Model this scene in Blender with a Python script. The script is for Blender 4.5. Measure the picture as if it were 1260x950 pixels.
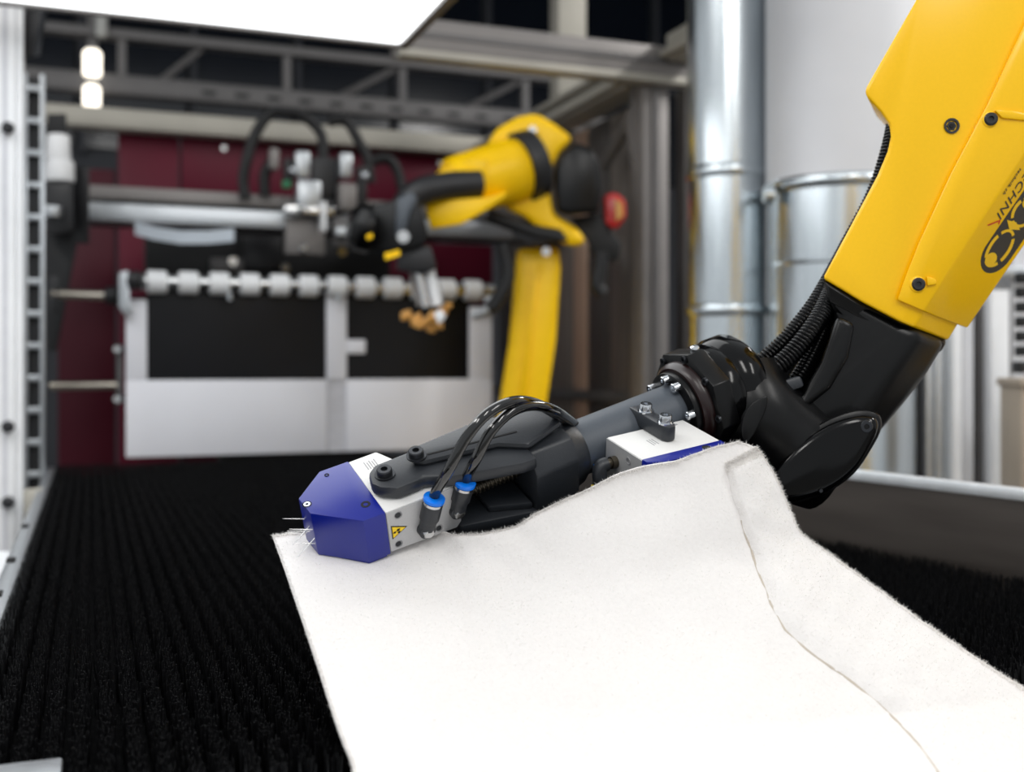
import bpy, bmesh, math, random
import numpy as np
from mathutils import Vector, Matrix
for o in list(bpy.data.objects): bpy.data.objects.remove(o)
S = bpy.context.scene
COL = S.collection
random.seed(5)

# ------------------------------------------------------------------ camera
F, CX, CY = 1350.0, 630.0, 452.0          # focal length and horizon in pixels of the 1260 x 950 frame
TH = math.radians(21)
C0 = Vector((0, 0, 1.15))
RT = Vector((math.cos(TH), -math.sin(TH), 0)); FW = Vector((math.sin(TH), math.cos(TH), 0)); UP = Vector((0, 0, 1))
cam_d = bpy.data.cameras.new('camera'); cam = bpy.data.objects.new('camera', cam_d); COL.objects.link(cam)
cam.location = C0; cam.rotation_euler = (math.pi/2, 0, -TH)
cam_d.sensor_width = 36; cam_d.lens = F/1260*36; cam_d.shift_y = -(475-CY)/1260
cam_d.clip_start = .02; cam_d.clip_end = 100
cam_d.dof.use_dof = True; cam_d.dof.focus_distance = 1.09; cam_d.dof.aperture_fstop = 3.4
S.camera = cam
# ------------------------------------------------------------------ world, added fill lights, exposure
W = bpy.data.worlds.new('world'); S.world = W; W.use_nodes = True
W.node_tree.nodes['Background'].inputs[0].default_value = (.93, .97, 1, 1)
W.node_tree.nodes['Background'].inputs[1].default_value = .55
def area(name, loc, size, power, rot=(0, 0, 0), col=(1, .98, .95)):
    l = bpy.data.lights.new(name, 'AREA'); l.shape = 'RECTANGLE'; l.size, l.size_y = size; l.energy = power; l.color = col
    o = bpy.data.objects.new(name, l); COL.objects.link(o); o.location = loc; o.rotation_euler = rot
    o['kind'] = 'helper'; return o
for hx in (-2.2, .2, 2.6):                       # unseen fill lamps added behind the camera to brighten the towel and arm
    area('fill_light', (hx, -2.6, 4.2), (.5, 2.2), 46, (math.radians(20), 0, 0))
area('fill_light', (-2.4, 1.2, 4.3), (.5, 2.4), 50)  # added fill lamp on the left, out of view
area('fill_light', (4.3, 1.6, 4.3), (.5, 2.4), 130)  # added to brighten the right wall and what reflects it
S.view_settings.view_transform = 'Standard'; S.view_settings.look = 'None'
S.view_settings.gamma = 1; S.view_settings.use_curve_mapping = False
S.view_settings.exposure = 0.26
PANEL_STRENGTH = 2.3

def at(px, py, Z): return C0 + RT*((px-CX)/F*Z) + UP*((CY-py)/F*Z) + FW*Z
def aty(px, py, y):
    xn = (px-CX)/F; return at(px, py, y/(math.cos(TH)-xn*math.sin(TH)))
def cv(c): return RT*c[0] + UP*c[1] + FW*c[2]           # camera-frame direction to world

# ------------------------------------------------------------------ materials
def lin(r, g, b):
    f = lambda c: (c/255/12.92 if c/255 <= .04045 else ((c/255+.055)/1.055)**2.4)
    return (f(r), f(g), f(b), 1)
MATS = {}
def mat(name, rgb, rough=.5, metal=0, coat=0, scale=40, var=.06, bump=0, emit=0, aniso=None, spec=.5, sheen=0):
    m = bpy.data.materials.new(name); m.use_nodes = True; nt = m.node_tree; b = nt.nodes['Principled BSDF']
    N = nt.nodes.new; L = nt.links.new
    tc = N('ShaderNodeTexCoord'); nz = N('ShaderNodeTexNoise'); nz.inputs['Scale'].default_value = scale; nz.inputs['Detail'].default_value = 4
    if aniso:
        mp = N('ShaderNodeMapping'); mp.inputs['Scale'].default_value = aniso
        L(tc.outputs['Object'], mp.inputs[0]); L(mp.outputs[0], nz.inputs[0])
    else: L(tc.outputs['Object'], nz.inputs[0])
    c = lin(*rgb)
    cr = N('ShaderNodeValToRGB'); cr.color_ramp.elements[0].position = .3; cr.color_ramp.elements[1].position = .7
    cr.color_ramp.elements[0].color = tuple(x*(1-var) for x in c[:3])+(1,)
    cr.color_ramp.elements[1].color = tuple(min(1, x*(1+var)) for x in c[:3])+(1,)
    L(nz.outputs['Fac'], cr.inputs[0]); L(cr.outputs[0], b.inputs['Base Color'])
    mr = N('ShaderNodeMapRange'); mr.inputs[3].default_value = max(.02, rough*.85); mr.inputs[4].default_value = min(1, rough*1.15)
    L(nz.outputs['Fac'], mr.inputs[0]); L(mr.outputs[0], b.inputs['Roughness'])
    b.inputs['Metallic'].default_value = metal; b.inputs['Coat Weight'].default_value = coat; b.inputs['Coat Roughness'].default_value = .08
    b.inputs['Specular IOR Level'].default_value = spec
    if sheen: b.inputs['Sheen Weight'].default_value = sheen
    if bump:
        bp = N('ShaderNodeBump'); bp.inputs['Strength'].default_value = bump; bp.inputs['Distance'].default_value = .002
        L(nz.outputs['Fac'], bp.inputs['Height']); L(bp.outputs[0], b.inputs['Normal'])
    if emit:
        b.inputs['Emission Color'].default_value = c; b.inputs['Emission Strength'].default_value = emit
    MATS[name] = m; return m
mat('yellow', (253, 197, 0), .24, coat=.0, scale=300, var=.015, bump=.02, spec=.45)
mat('yellow_far', (253, 202, 0), .36, coat=.0, spec=.3, scale=30, var=.03)
mat('decal_yellow', (238, 190, 10), .35)
mat('decal_dark', (32, 36, 42), .35)
mat('decal_red', (205, 30, 20), .4)
mat('black_paint', (9, 9, 10), .3, scale=200, var=.1, bump=.03, spec=.28)
mat('black_gloss', (5, 5, 6), .13, scale=60, var=.1, spec=.25)
mat('black_plastic', (38, 41, 46), .42, scale=500, var=.08, bump=.08)
mat('black_tube', (8, 8, 9), .1, coat=.6)
mat('grey_tube', (70, 76, 84), .5, scale=400, var=.05)
mat('dark_part', (28, 28, 31), .45, scale=30, var=.2)
mat('dark_deep', (14, 15, 18), .6, scale=20, var=.2)
mat('dark_red_ring', (30, 14, 14), .3)
mat('steel', (205, 205, 205), .22, 1, scale=80, var=.06)
mat('steel_warm', (186, 178, 166), .3, 1, scale=60)
mat('bolt_steel', (215, 218, 222), .18, 1)
mat('bolt_black', (48, 50, 54), .3, .6)
mat('spring_dark', (82, 76, 66), .35, .8)
mat('alu', (188, 192, 196), .38, .85, scale=60, var=.06)
mat('alu_grey', (128, 124, 122), .5, .35, scale=12, var=.06)
mat('alu_dim', (104, 102, 102), .5, .3, scale=9, var=.08)
mat('white_paint', (236, 237, 239), .4, scale=25, var=.02)
mat('white_panel', (234, 234, 240), .42, scale=6, var=.02)
mat('white_block', (222, 221, 219), .45, scale=900, var=.03, bump=.05)
mat('block_side', (182, 182, 183), .4, .3, scale=900, var=.04, bump=.05)
mat('blue', (0, 22, 130), .33, scale=600, var=.03, spec=.55)
mat('blue_clip', (0, 118, 232), .3)
mat('hole', (3, 3, 5), .8)
mat('warn_yellow', (246, 206, 20), .4)
mat('tag_yellow', (240, 214, 20), .45)
mat('print_grey', (150, 150, 152), .6)
mat('burgundy', (88, 14, 36), .42, scale=3, var=.12, spec=.2)
mat('burgundy_dark', (68, 12, 28), .45, scale=3, var=.12, spec=.2)
mat('window_film', (12, 13, 18), .3, scale=4, var=.3, spec=.25)
mat('seam_grey', (200, 200, 206), .45)
mat('galvanised', (205, 212, 216), .26, 1, scale=4, var=.08, aniso=(6, 6, .8))
mat('duct_matte', (214, 215, 219), .55, .15, scale=5, var=.04)
mat('panel_brown', (124, 116, 110), .3, .3, scale=2.5, var=.25, aniso=(1, 4, .3))
mat('panel_tan', (200, 168, 146), .3, .2, scale=2, var=.15)
mat('panel_dark', (88, 84, 82), .32, .2, scale=3, var=.2)
mat('navy_glass', (18, 24, 34), .15, 0, scale=1.5, var=.3)
mat('concrete', (120, 120, 118), .7, scale=5, var=.12, bump=.1)
mat('hall_wall', (62, 64, 70), .7, scale=2, var=.1)
mat('hall_right', (196, 196, 198), .6, scale=2, var=.05)
mat('hall_ceiling', (40, 43, 48), .8, scale=2, var=.15)
mat('beige_box', (176, 162, 146), .55, scale=8, var=.05)
mat('beam_warm', (168, 164, 154), .5, .2, scale=6, var=.08)
mat('bristle', (7, 7, 9), .4, scale=300, var=.3, spec=.3)
mat('bed_base', (2, 2, 3), .9, spec=.05)
mat('guard_metal', (120, 112, 106), .33, .85, scale=3, var=.15, aniso=(1, 1, 8))
mat('guard_trim', (226, 229, 232), .35, .5, scale=30, var=.06)
mat('towel', (226, 223, 221), .95, scale=260, var=.02, bump=.25, sheen=.1, spec=.1)
mat('fibre', (240, 238, 236), .95, scale=50, var=.02, spec=.1)
m = MATS['fibre']; nt = m.node_tree; tr = nt.nodes.new('ShaderNodeBsdfTranslucent'); mx = nt.nodes.new('ShaderNodeMixShader'); mx.inputs[0].default_value = .5
tr.inputs[0].default_value = lin(242, 240, 238); nt.links.new(nt.nodes['Principled BSDF'].outputs[0], mx.inputs[1]); nt.links.new(tr.outputs[0], mx.inputs[2])
nt.links.new(mx.outputs[0], nt.nodes['Material Output'].inputs[0])
mat('crease_shade', (190, 180, 167), .9)  # darker towel tone that paints the shade along the crease
mat('tan_plastic', (206, 150, 72), .4, scale=60, var=.1)
mat('red', (190, 30, 28), .35, coat=.3)
mat('green', (20, 110, 70), .4)
mat('lamp_white', (255, 246, 230), .5, emit=2.0)
mat('lamp_diffuser', (250, 253, 255), .5, emit=PANEL_STRENGTH)
mat('lamp_body', (190, 190, 186), .5)
mat('glass_tray', (205, 214, 224), .2, scale=8)

# ------------------------------------------------------------------ mesh helpers (shapes in world coordinates)
def join(*ps):
    V, Fc = [], []
    for v, f in ps:
        k = len(V); V += list(v); Fc += [tuple(i+k for i in q) for q in f]
    return V, Fc
def box(c, s, ax=None):
    c = Vector(c); X, Y, Z = ax if ax else (Vector((1, 0, 0)), Vector((0, 1, 0)), Vector((0, 0, 1)))
    V = [c + X*(i*s[0]/2) + Y*(j*s[1]/2) + Z*(k*s[2]/2) for i in (-1, 1) for j in (-1, 1) for k in (-1, 1)]
    return V, [(0, 1, 3, 2), (4, 6, 7, 5), (0, 4, 5, 1), (2, 3, 7, 6), (0, 2, 6, 4), (1, 5, 7, 3)]
def box2(x0, x1, y0, y1, z0, z1): return box(((x0+x1)/2, (y0+y1)/2, (z0+z1)/2), (x1-x0, y1-y0, z1-z0))
def perp(d):
    d = d.normalized(); r = Vector((0, 0, 1)) if abs(d.z) < .9 else Vector((1, 0, 0))
    x = d.cross(r).normalized(); return x, d.cross(x).normalized()
def lathe(p0, d, prof, n=28, cap=True, x=None):
    p0 = Vector(p0); d = Vector(d).normalized(); x, y = perp(d) if x is None else (x, d.cross(x).normalized())
    V, Fc = [], []
    for s, r in prof:
        for k in range(n):
            t = 2*math.pi*k/n; V.append(p0 + d*s + x*(r*math.cos(t)) + y*(r*math.sin(t)))
    for i in range(len(prof)-1):
        for k in range(n):
            a, b = i*n+k, i*n+(k+1) % n; Fc.append((a, b, b+n, a+n))
    if cap: Fc.append(tuple(range(n-1, -1, -1))); Fc.append(tuple(range((len(prof)-1)*n, len(prof)*n)))
    return V, Fc
def cyl(p0, p1, r, r1=None, n=20):
    p0, p1 = Vector(p0), Vector(p1); return lathe(p0, p1-p0, [(0, r), ((p1-p0).length, r if r1 is None else r1)], n)
def ring(p0, d, ri, ro, th, n=32):
    return lathe(p0, d, [(0, ri), (0, ro), (th, ro), (th, ri), (0, ri)], n, False)
def spline(P, m=8):
    P = [Vector(p) for p in P]; Q = [P[0]*2-P[1]] + P + [P[-1]*2-P[-2]]; out = []
    for i in range(1, len(Q)-2):
        for k in range(m):
            t = k/m; a, b, c, d = Q[i-1:i+3]
            out.append(.5*((2*b) + (c-a)*t + (2*a-5*b+4*c-d)*t*t + (3*b-a-3*c+d)*t**3))
    out.append(P[-1]); return out
def tube(P, r, n=12, rf=None):
    V, Fc = [], []; P = [Vector(p) for p in P]; x = None
    for i, p in enumerate(P):
        d = (P[min(i+1, len(P)-1)] - P[max(i-1, 0)]).normalized()
        if x is None: x, y = perp(d)
        else: x = (x - d*x.dot(d)).normalized(); y = d.cross(x)
        R = rf(i) if rf else r
        for k in range(n):
            t = 2*math.pi*k/n; V.append(p + x*(R*math.cos(t)) + y*(R*math.sin(t)))
    for i in range(len(P)-1):
        for k in range(n):
            a, b = i*n+k, i*n+(k+1) % n; Fc.append((a, b, b+n, a+n))
    Fc.append(tuple(range(n-1, -1, -1))); Fc.append(tuple(range((len(P)-1)*n, len(P)*n)))
    return V, Fc
def resample(P, step):
    out = [P[0]]; acc = 0
    for a, b in zip(P, P[1:]):
        L = (b-a).length; t = step-acc
        while t < L: out.append(a.lerp(b, t/L)); t += step
        acc = (acc+L) % step
    return out
def corrugated(P, r, pitch=.0042, n=14):
    Q = resample(spline(P, 14), pitch/4); k = [1, .965, .86, .965]
    return tube(Q, r, n, lambda i: r*k[i % 4])
def prism(pts, vec):
    pts = [Vector(p) for p in pts]; n = len(pts); vec = Vector(vec)
    return pts + [p+vec for p in pts], [tuple(range(n))] + [tuple(range(2*n-1, n-1, -1))] + [((i+1) % n, i, i+n, (i+1) % n+n) for i in range(n)]
def pp(out, Z, th, vec=None):            # outline in photograph pixels at a given distance, real thickness th
    c = sum((at(p[0], p[1], 1) for p in out), Vector())/len(out)-C0
    return prism([at(p[0], p[1], Z + (p[2] if len(p) > 2 else 0)) for p in out], (vec or c.normalized())*th)
def smooth2(out, m=5):
    Q = [Vector((p[0], p[1], 0)) for p in out]; n = len(Q); r = []
    for i in range(n):
        a, b, c, d = Q[i-1], Q[i], Q[(i+1) % n], Q[(i+2) % n]
        for k in range(m):
            t = k/m; v = .5*((2*b) + (c-a)*t + (2*a-5*b+4*c-d)*t*t + (3*b-a-3*c+d)*t**3); r.append((v.x, v.y))
    return r

ORIG = {}
def obj(name, geo, m, parent=None, bevel=0, seg=2, ang=38, recalc=True):
    V, Fc = geo
    off = ORIG.get(parent.name, Vector()) if parent else None
    if off is None:
        A = np.array([tuple(v) for v in V]); off = Vector(((A[:, 0].min()+A[:, 0].max())/2, (A[:, 1].min()+A[:, 1].max())/2, A[:, 2].min()))
    me = bpy.data.meshes.new(name)
    me.from_pydata([tuple(Vector(v)-off) for v in V], [], Fc)
    if recalc or bevel:
        bm = bmesh.new(); bm.from_mesh(me)
        if recalc: bmesh.ops.recalc_face_normals(bm, faces=bm.faces)
        if bevel:
            E = [e for e in bm.edges if len(e.link_faces) == 2 and e.calc_face_angle(0) > math.radians(28)]
            bmesh.ops.bevel(bm, geom=E, offset=bevel, segments=seg, profile=.5, affect='EDGES', clamp_overlap=True)
        bm.to_mesh(me); bm.free()
    me.polygons.foreach_set('use_smooth', [True]*len(me.polygons)); me.set_sharp_from_angle(angle=math.radians(ang))
    me.materials.append(MATS[m])
    o = bpy.data.objects.new(name, me); COL.objects.link(o); ORIG[o.name] = off
    if parent: o.parent = parent
    else: o.location = off
    return o
def thing(name, loc, label, cat, group=None):
    o = bpy.data.objects.new(name, None); COL.objects.link(o); o.location = loc; o.empty_display_size = .05
    o['label'] = label; o['category'] = cat
    if group: o['group'] = group
    ORIG[o.name] = Vector(loc); return o
def tag(o, label, cat, group=None, kind=None):
    o['label'] = label; o['category'] = cat
    if group: o['group'] = group
    if kind: o['kind'] = kind
    return o
def struct(name, geo, m, label=None, bevel=0, parent=None):
    o = obj(name, geo, m, parent, bevel)
    if not parent:
        o['kind'] = 'structure'
        if label: o['label'] = label
    return o

# ================================================================== the hall
struct('floor', box2(-4, 6, -4, 9, -.1, 0), 'concrete', 'grey concrete hall floor')
wb = struct('wall_back', box2(-4, 6, 8.6, 8.8, 0, 4.6), 'hall_wall', 'dark hall wall behind the machine cell')
for i, x in enumerate(np.arange(-1.6, 5.4, .78)):
    w = struct('window_%d' % (i+1), box2(x, x+.7, 8.54, 8.6, 2.75, 4.5), 'navy_glass', 'dark tall hall window, number %d from the left' % (i+1))
    w['label'] = 'dark navy hall window pane high on the back wall'; w['group'] = 'hall windows'
    obj('window_frame', join(box2(x-.04, x, 8.5, 8.6, 2.7, 4.55), box2(x, x+.7, 8.5, 8.6, 3.55, 3.6)), 'hall_wall', w)
struct('wall_right', box2(5.8, 6, -4, 8.6, 0, 4.6), 'hall_right', 'pale hall wall on the right')
struct('ceiling', box2(-4, 6, 3.2, 8.8, 4.6, 4.7), 'hall_ceiling', 'dark hall ceiling above the machine')

# ---- truss and beams above the machine
t = thing('ceiling_truss', (0.5, 6.1, 2.4), 'grey steel truss with perforated rail high behind the machine', 'truss')
z0, z1, z2 = aty(200, 120, 6.0).z, aty(200, 96, 6.0).z, aty(400, 72, 6.0).z
obj('lower_chord', box2(-.9, 3.2, 6.0, 6.1, z0, z1), 'alu_dim', t, .006)
obj('upper_chord', box2(-.9, 3.2, 6.0, 6.1, z2, z2+.05), 'alu_dim', t, .006)
for k in range(15):
    x = .55+k*.17; obj('slot', box2(x, x+.07, 5.994, 6.0, z0+.035, z0+.055), 'dark_deep', t)
for x in (.15, 1.0, 1.65, 2.4): obj('post', box2(x-.02, x+.02, 6.02, 6.08, z1, z2), 'alu_dim', t)
for x0, x1 in ((.35, .55), (1.3, 1.62), (2.05, 2.38)):
    obj('diagonal_brace', cyl((x0, 6.05, z1), (x1, 6.05, z2), .02, n=8), 'alu_dim', t)
tag(obj('cross_beam', box2(-.35, 2.2, 4.9, 5.0, aty(200, 162, 4.9).z, aty(200, 137, 4.9).z), 'beam_warm', None, .01), 'pale grey horizontal beam above the burgundy panels', 'beam')

# ---- burgundy machine enclosure
t = thing('machine_enclosure', (.85, 5.1, 0), 'burgundy panelled machine enclosure behind the white cabinet', 'machine')
xs = [-.1, .13, .28, 1.83]
obj('side_panel', box2(-.13, .10, 5.02, 5.08, .3, 2.0), 'burgundy_dark', t, .006)
obj('side_panel', box2(.11, .36, 5.0, 5.06, .3, 2.19), 'burgundy', t, .006)
obj('upper_panel', box2(.37, 1.62, 5.0, 5.06, 1.86, 2.19), 'burgundy', t, .006)
obj('lower_panel', box2(.37, .98, 5.04, 5.1, .3, 1.5), 'burgundy_dark', t, .006)
obj('lower_panel', box2(.99, 1.82, 5.0, 5.06, .9, 1.74), 'burgundy', t, .006)
obj('corner_post', box2(1.63, 1.83, 5.0, 5.06, 1.75, 2.19), 'beam_warm', t, .006)
obj('recess', box2(.37, 1.62, 5.3, 5.36, 1.5, 1.86), 'dark_deep', t)
for x in (.55, 1.55): obj('bolt', lathe((x, 5.0, 2.12), (0, -1, 0), [(0, .012), (.008, .012)], 10), 'steel', t)

# ---- gantry rails with carriage
t = thing('gantry_rail', (.5, 4.3, 1.85), 'pair of grey aluminium linear rails in front of burgundy panels', 'rail')
za = aty(200, 244, 4.3).z; zb = aty(200, 264, 4.3).z
obj('rail', box2(-.02, 1.9, 4.26, 4.33, za-.018, za+.03), 'alu_grey', t, .005)
obj('rail', box2(-.02, 1.9, 4.2, 4.3, zb-.045, zb+.02), 'alu', t, .005)
obj('backing_plate', box2(-.02, 1.9, 4.33, 4.36, zb-.05, za+.02), 'dark_part', t)
t = thing('gantry_carriage', tuple(aty(395, 300, 4.15)), 'grey pneumatic carriage with cylinders riding on the gantry rails', 'carriage')
def bx(name, x0, y0, x1, y1, y, th, m, par, bev=.004):        # box whose front covers a pixel rectangle on the plane y
    p, q = aty(x0, y1, y), aty(x1, y0, y)
    return obj(name, box2(p.x, q.x, y, y+th, min(p.z, q.z), max(p.z, q.z)), m, par, bev)
bx('body_plate', 352, 268, 400, 312, 4.16, .05, 'alu_grey', t)
bx('body_plate', 410, 268, 442, 302, 4.14, .06, 'alu_dim', t)
bx('cylinder_block', 366, 222, 396, 258, 4.1, .07, 'alu', t, .012)
bx('cylinder_block', 418, 225, 440, 258, 4.1, .07, 'alu_grey', t, .012)
bx('valve', 364, 186, 382, 218, 4.12, .05, 'alu', t, .01)
bx('valve', 419, 188, 434, 218, 4.12, .05, 'alu', t, .01)
bx('valve_head', 332, 182, 344, 208, 4.14, .04, 'alu_grey', t, .01)
bx('bracket', 350, 255, 412, 262, 4.09, .05, 'steel', t)
bx('bracket', 396, 248, 402, 284, 4.08, .06, 'white_paint', t)
bx('bracket', 414, 280, 436, 290, 4.08, .05, 'alu', t)
bx('sensor', 348, 222, 358, 231, 4.1, .03, 'green', t)
for q in ((350, 195, 362, 225), (384, 195, 418, 245), (400, 240, 416, 268), (440, 205, 452, 262), (372, 258, 392, 266)): bx('manifold', *q, 4.17, .05, 'dark_part', t)
for (x, y) in ((360, 210), (373, 307), (448, 216), (370, 256)):
    p = aty(x, y, 4.1); obj('knob', lathe(p, (0, -1, 0), [(0, .016), (.02, .016), (.026, .010)], 12), 'bolt_steel', t)
for P in ([(302, 245), (300, 215), (312, 170), (332, 140), (352, 138)], [(352, 138), (372, 142), (395, 165), (398, 200)],
          [(405, 150), (425, 148), (442, 175), (452, 195), (456, 225)], [(452, 200), (475, 195), (488, 208), (496, 238)], [(326, 240), (326, 215), (336, 195)]):
    obj('hose', tube(spline([aty(x, y, 4.22) for x, y in P]), .021, 8), 'dark_deep', t)
tag(obj('glass_tray', join(*[pp([(x0, y0), (x1, y1), (x1, y1+16), (x0, y0+16)], 3.95, .05) for x0, y0, x1, y1 in ((166, 273, 190, 279), (190, 279, 222, 284), (222, 284, 256, 284), (256, 284, 288, 281))]), 'glass_tray', None),
    'pale curved tray hanging below the gantry rail', 'tray')
t = thing('folding_unit', (.75, 4.7, 1.2), 'dark folding mechanism between gantry and roller', 'machine')
bx('housing', 180, 296, 480, 345, 4.62, .2, 'dark_deep', t)
obj('stand', box2(.5, 1.2, 4.66, 4.8, 0, 1.3), 'dark_deep', t)
bx('plate', 260, 318, 300, 334, 4.55, .05, 'alu_dim', t); bx('plate', 300, 292, 345, 330, 4.58, .04, 'dark_part', t)
for x, y in ((286, 322), (350, 330), (420, 310)):
    p = aty(x, y, 4.54); obj('knob', lathe(p, (0, -1, 0), [(0, .018), (.02, .018)], 12), 'steel', t)

# ---- white cabinet with black windows and roller
CYF = 3.7
t = thing('feeder_cabinet', (.72, CYF, .85), 'white feeder cabinet with two black windows and a roller on top', 'cabinet')
def cz(py, px=380): return aty(px, py, CYF).z
def cx(px): return aty(px, 450, CYF).x
zt, zw0, zw1, zb_ = cz(350), cz(467), cz(362), .862
X = [cx(v) for v in (155, 181, 402, 427, 578, 606)]
obj('lower_panel', box2(X[0], X[2], CYF, CYF+.03, zb_, zw0), 'white_panel', t, .004)
obj('lower_panel', box2(X[3], X[5], CYF, CYF+.03, zb_, zw0), 'white_panel', t, .004)
obj('seam_strip', box2(X[2], X[3], CYF+.008, CYF+.03, zb_, zw0), 'seam_grey', t)
obj('frame_post', box2(X[0], X[1], CYF, CYF+.03, zw0, zw1-.03), 'white_panel', t, .004)
obj('frame_post', box2(X[2], X[3], CYF, CYF+.03, zw0, zw1), 'white_panel', t, .004)
obj('frame_post', box2(X[4], X[5], CYF, CYF+.03, zw0, zw1-.03), 'white_panel', t, .004)
obj('latch_plate', box2(X[3], cx(450), CYF, CYF+.03, cz(435, 440), cz(418, 440)), 'white_panel', t, .003)
obj('window', box2(X[1], X[2], CYF+.012, CYF+.02, zw0, zw1+.02), 'window_film', t)
obj('window', box2(X[3], X[4], CYF+.012, CYF+.02, zw0, zw1+.02), 'window_film', t)
obj('body', box2(X[0]+.02, X[5]-.02, CYF+.04, CYF+.5, zb_, zw1-.02), 'dark_deep', t)
rz, ry = cz(347, 180), CYF-.01
rx0, rx1 = cx(162), cx(606)
obj('roller_shaft', cyl((rx0, ry, rz), (rx1, ry, rz), .026), 'steel', t)
n = 12
for k in range(n):
    x = rx0+.045+k*(rx1-rx0-.06)/n; obj('roller_sleeve', lathe((x, ry, rz), (1, 0, 0), [(0, .032), (.004, .037), (.058, .037), (.062, .032)], 20), 'white_paint', t)
for k in range(3):
    x = rx0+.3+k*.36; obj('hook', join(cyl((x, ry-.03, rz-.03), (x, ry-.03, rz-.055), .008, n=8)), 'alu', t)
obj('end_bracket', pp([(146, 335), (158, 333), (160, 372), (164, 384), (152, 388), (146, 376)], 3.44, .05), 'alu', t, .004)
obj('end_bracket', pp([(596, 358), (606, 352), (606, 385), (580, 392), (580, 384), (596, 380)], 3.9, .05), 'alu', t, .004)
obj('bearing', lathe(at(160, 345, 3.45), RT, [(0, .03), (.03, .03), (.04, .02)], 16), 'dark_part', t)

# shafts and clamp to the left of the cabinet
t = thing('tension_linkage', tuple(at(110, 500, 3.6)), 'pair of thin steel rods with a clamp left of the cabinet', 'rods')
obj('upper_rod', cyl(at(64, 362, 3.55), at(134, 364, 3.6), .016, n=14), 'steel_warm', t)
obj('lower_rod', cyl(at(62, 475, 3.55), at(150, 474, 3.6), .014, n=14), 'steel_warm', t)
obj('clamp_bar', pp([(144, 425), (151, 425), (151, 495), (144, 495)], 3.57, .03), 'alu_dim', t, .004)
for y in (430, 491): obj('knob', lathe(at(148, y, 3.56), -FW, [(0, .016), (.02, .016), (.026, .01)], 14), 'steel', t)
obj('coupling', cyl(at(132, 364, 3.6), at(146, 364, 3.6), .03, n=16), 'dark_part', t)
obj('end_block', pp([(60, 340), (72, 340), (72, 385), (60, 385)], 3.54, .06), 'dark_part', t, .004)

# ---- left post, cable ladder and drive stack
t = thing('aluminium_post', tuple(at(12, 640, 2.92)[:2])+(0,), 'tall white aluminium profile post at the left edge', 'post')
pL = at(14, 452, 2.92)
obj('profile', box2(pL.x-.045, pL.x+.012, pL.y-.04, pL.y+.04, 0, 2.6), 'white_paint', t, .006)
obj('groove', box2(pL.x-.018, pL.x-.008, pL.y-.043, pL.y-.04, 0, 2.6), 'seam_grey', t)
obj('edge_strip', box2(pL.x+.012, pL.x+.03, pL.y-.03, pL.y+.04, 0, 2.6), 'white_paint', t, .004)
for y in (158, 525, 618):
    obj('bolt', lathe(at(11, y, 2.87), -FW, [(0, .016), (.012, .016), (.018, .010)], 12), 'dark_part', t)
t = thing('cable_ladder', tuple(at(42, 620, 3.15)[:2])+(.5,), 'narrow grey cable ladder with many rungs beside the white post', 'ladder')
q = at(42, 452, 3.3)
obj('rail', box2(q.x-.030, q.x-.018, q.y-.02, q.y+.02, .5, 2.03), 'alu', t, .002)
obj('rail', box2(q.x+.017, q.x+.03, q.y-.02, q.y+.02, .5, 2.03), 'alu', t, .002)
obj('backing', box2(q.x-.02, q.x+.02, q.y+.02, q.y+.024, .5, 2.03), 'dark_part', t)
for k in range(16): obj('rung', box2(q.x-.02, q.x+.02, q.y-.014, q.y+.014, .53+k*.0965, .548+k*.0965), 'alu', t, .002)
t = thing('drive_stack', tuple(at(78, 430, 3.75)), 'dark drive unit with white motor cans behind the cable ladder', 'motor')
obj('mount', pp([(58, 270), (95, 265), (95, 300), (70, 432), (58, 432)], 3.72, .08), 'dark_deep', t, .006)
obj('housing', pp([(88, 205), (110, 205), (110, 300), (88, 300)], 3.72, .1), 'dark_part', t, .006)
obj('motor_can', cyl(at(72, 198, 3.65), at(72, 166, 3.65), .04, .035), 'white_paint', t, .006)
obj('motor_can', cyl(at(74, 224, 3.65), at(74, 198, 3.65), .046, .044), 'white_paint', t, .006)
obj('lower_body', pp([(56, 224), (90, 224), (90, 285), (56, 290)], 3.62, .08), 'dark_part', t, .008)
obj('collar', cyl(at(64, 268, 3.6), at(64, 254, 3.6), .03), 'alu', t, .003)
obj('cap', pp([(58, 140), (82, 140), (82, 166), (58, 168)], 3.68, .06), 'dark_deep', t, .006)
t = thing('light_hanger', tuple(at(50, 70, 2.95)), 'dark bracket with blue cable at top left above the ladder', 'bracket')
obj('arm', pp([(20, 8), (55, 10), (48, 70), (20, 72)], 2.95, .06), 'dark_part', t, .005)
obj('cable', tube(spline([at(54, 12, 2.93), at(50, 40, 2.93), at(46, 68, 2.93)]), .008, 8), 'bolt_black', t)

# ---- LED panel above the belt
ZP = 2.05
t = thing('overhead_light', (-.2, 1.9, ZP), 'large white LED light panel hanging above the brush table', 'light')
obj('diffuser', box2(-.62, .80, 1.30, 2.96, ZP, ZP+.02), 'lamp_diffuser', t)
obj('frame_back', box2(-.66, .84, 1.26, 3.0, ZP+.022, ZP+.06), 'alu', t, .004)
obj('frame_edge', box2(-.64, .82, 2.963, 2.985, ZP-.008, ZP+.022), 'alu_grey', t, .003)
obj('frame_edge', box2(.803, .83, 1.30, 2.985, ZP-.008, ZP+.022), 'alu_grey', t, .003)
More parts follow.
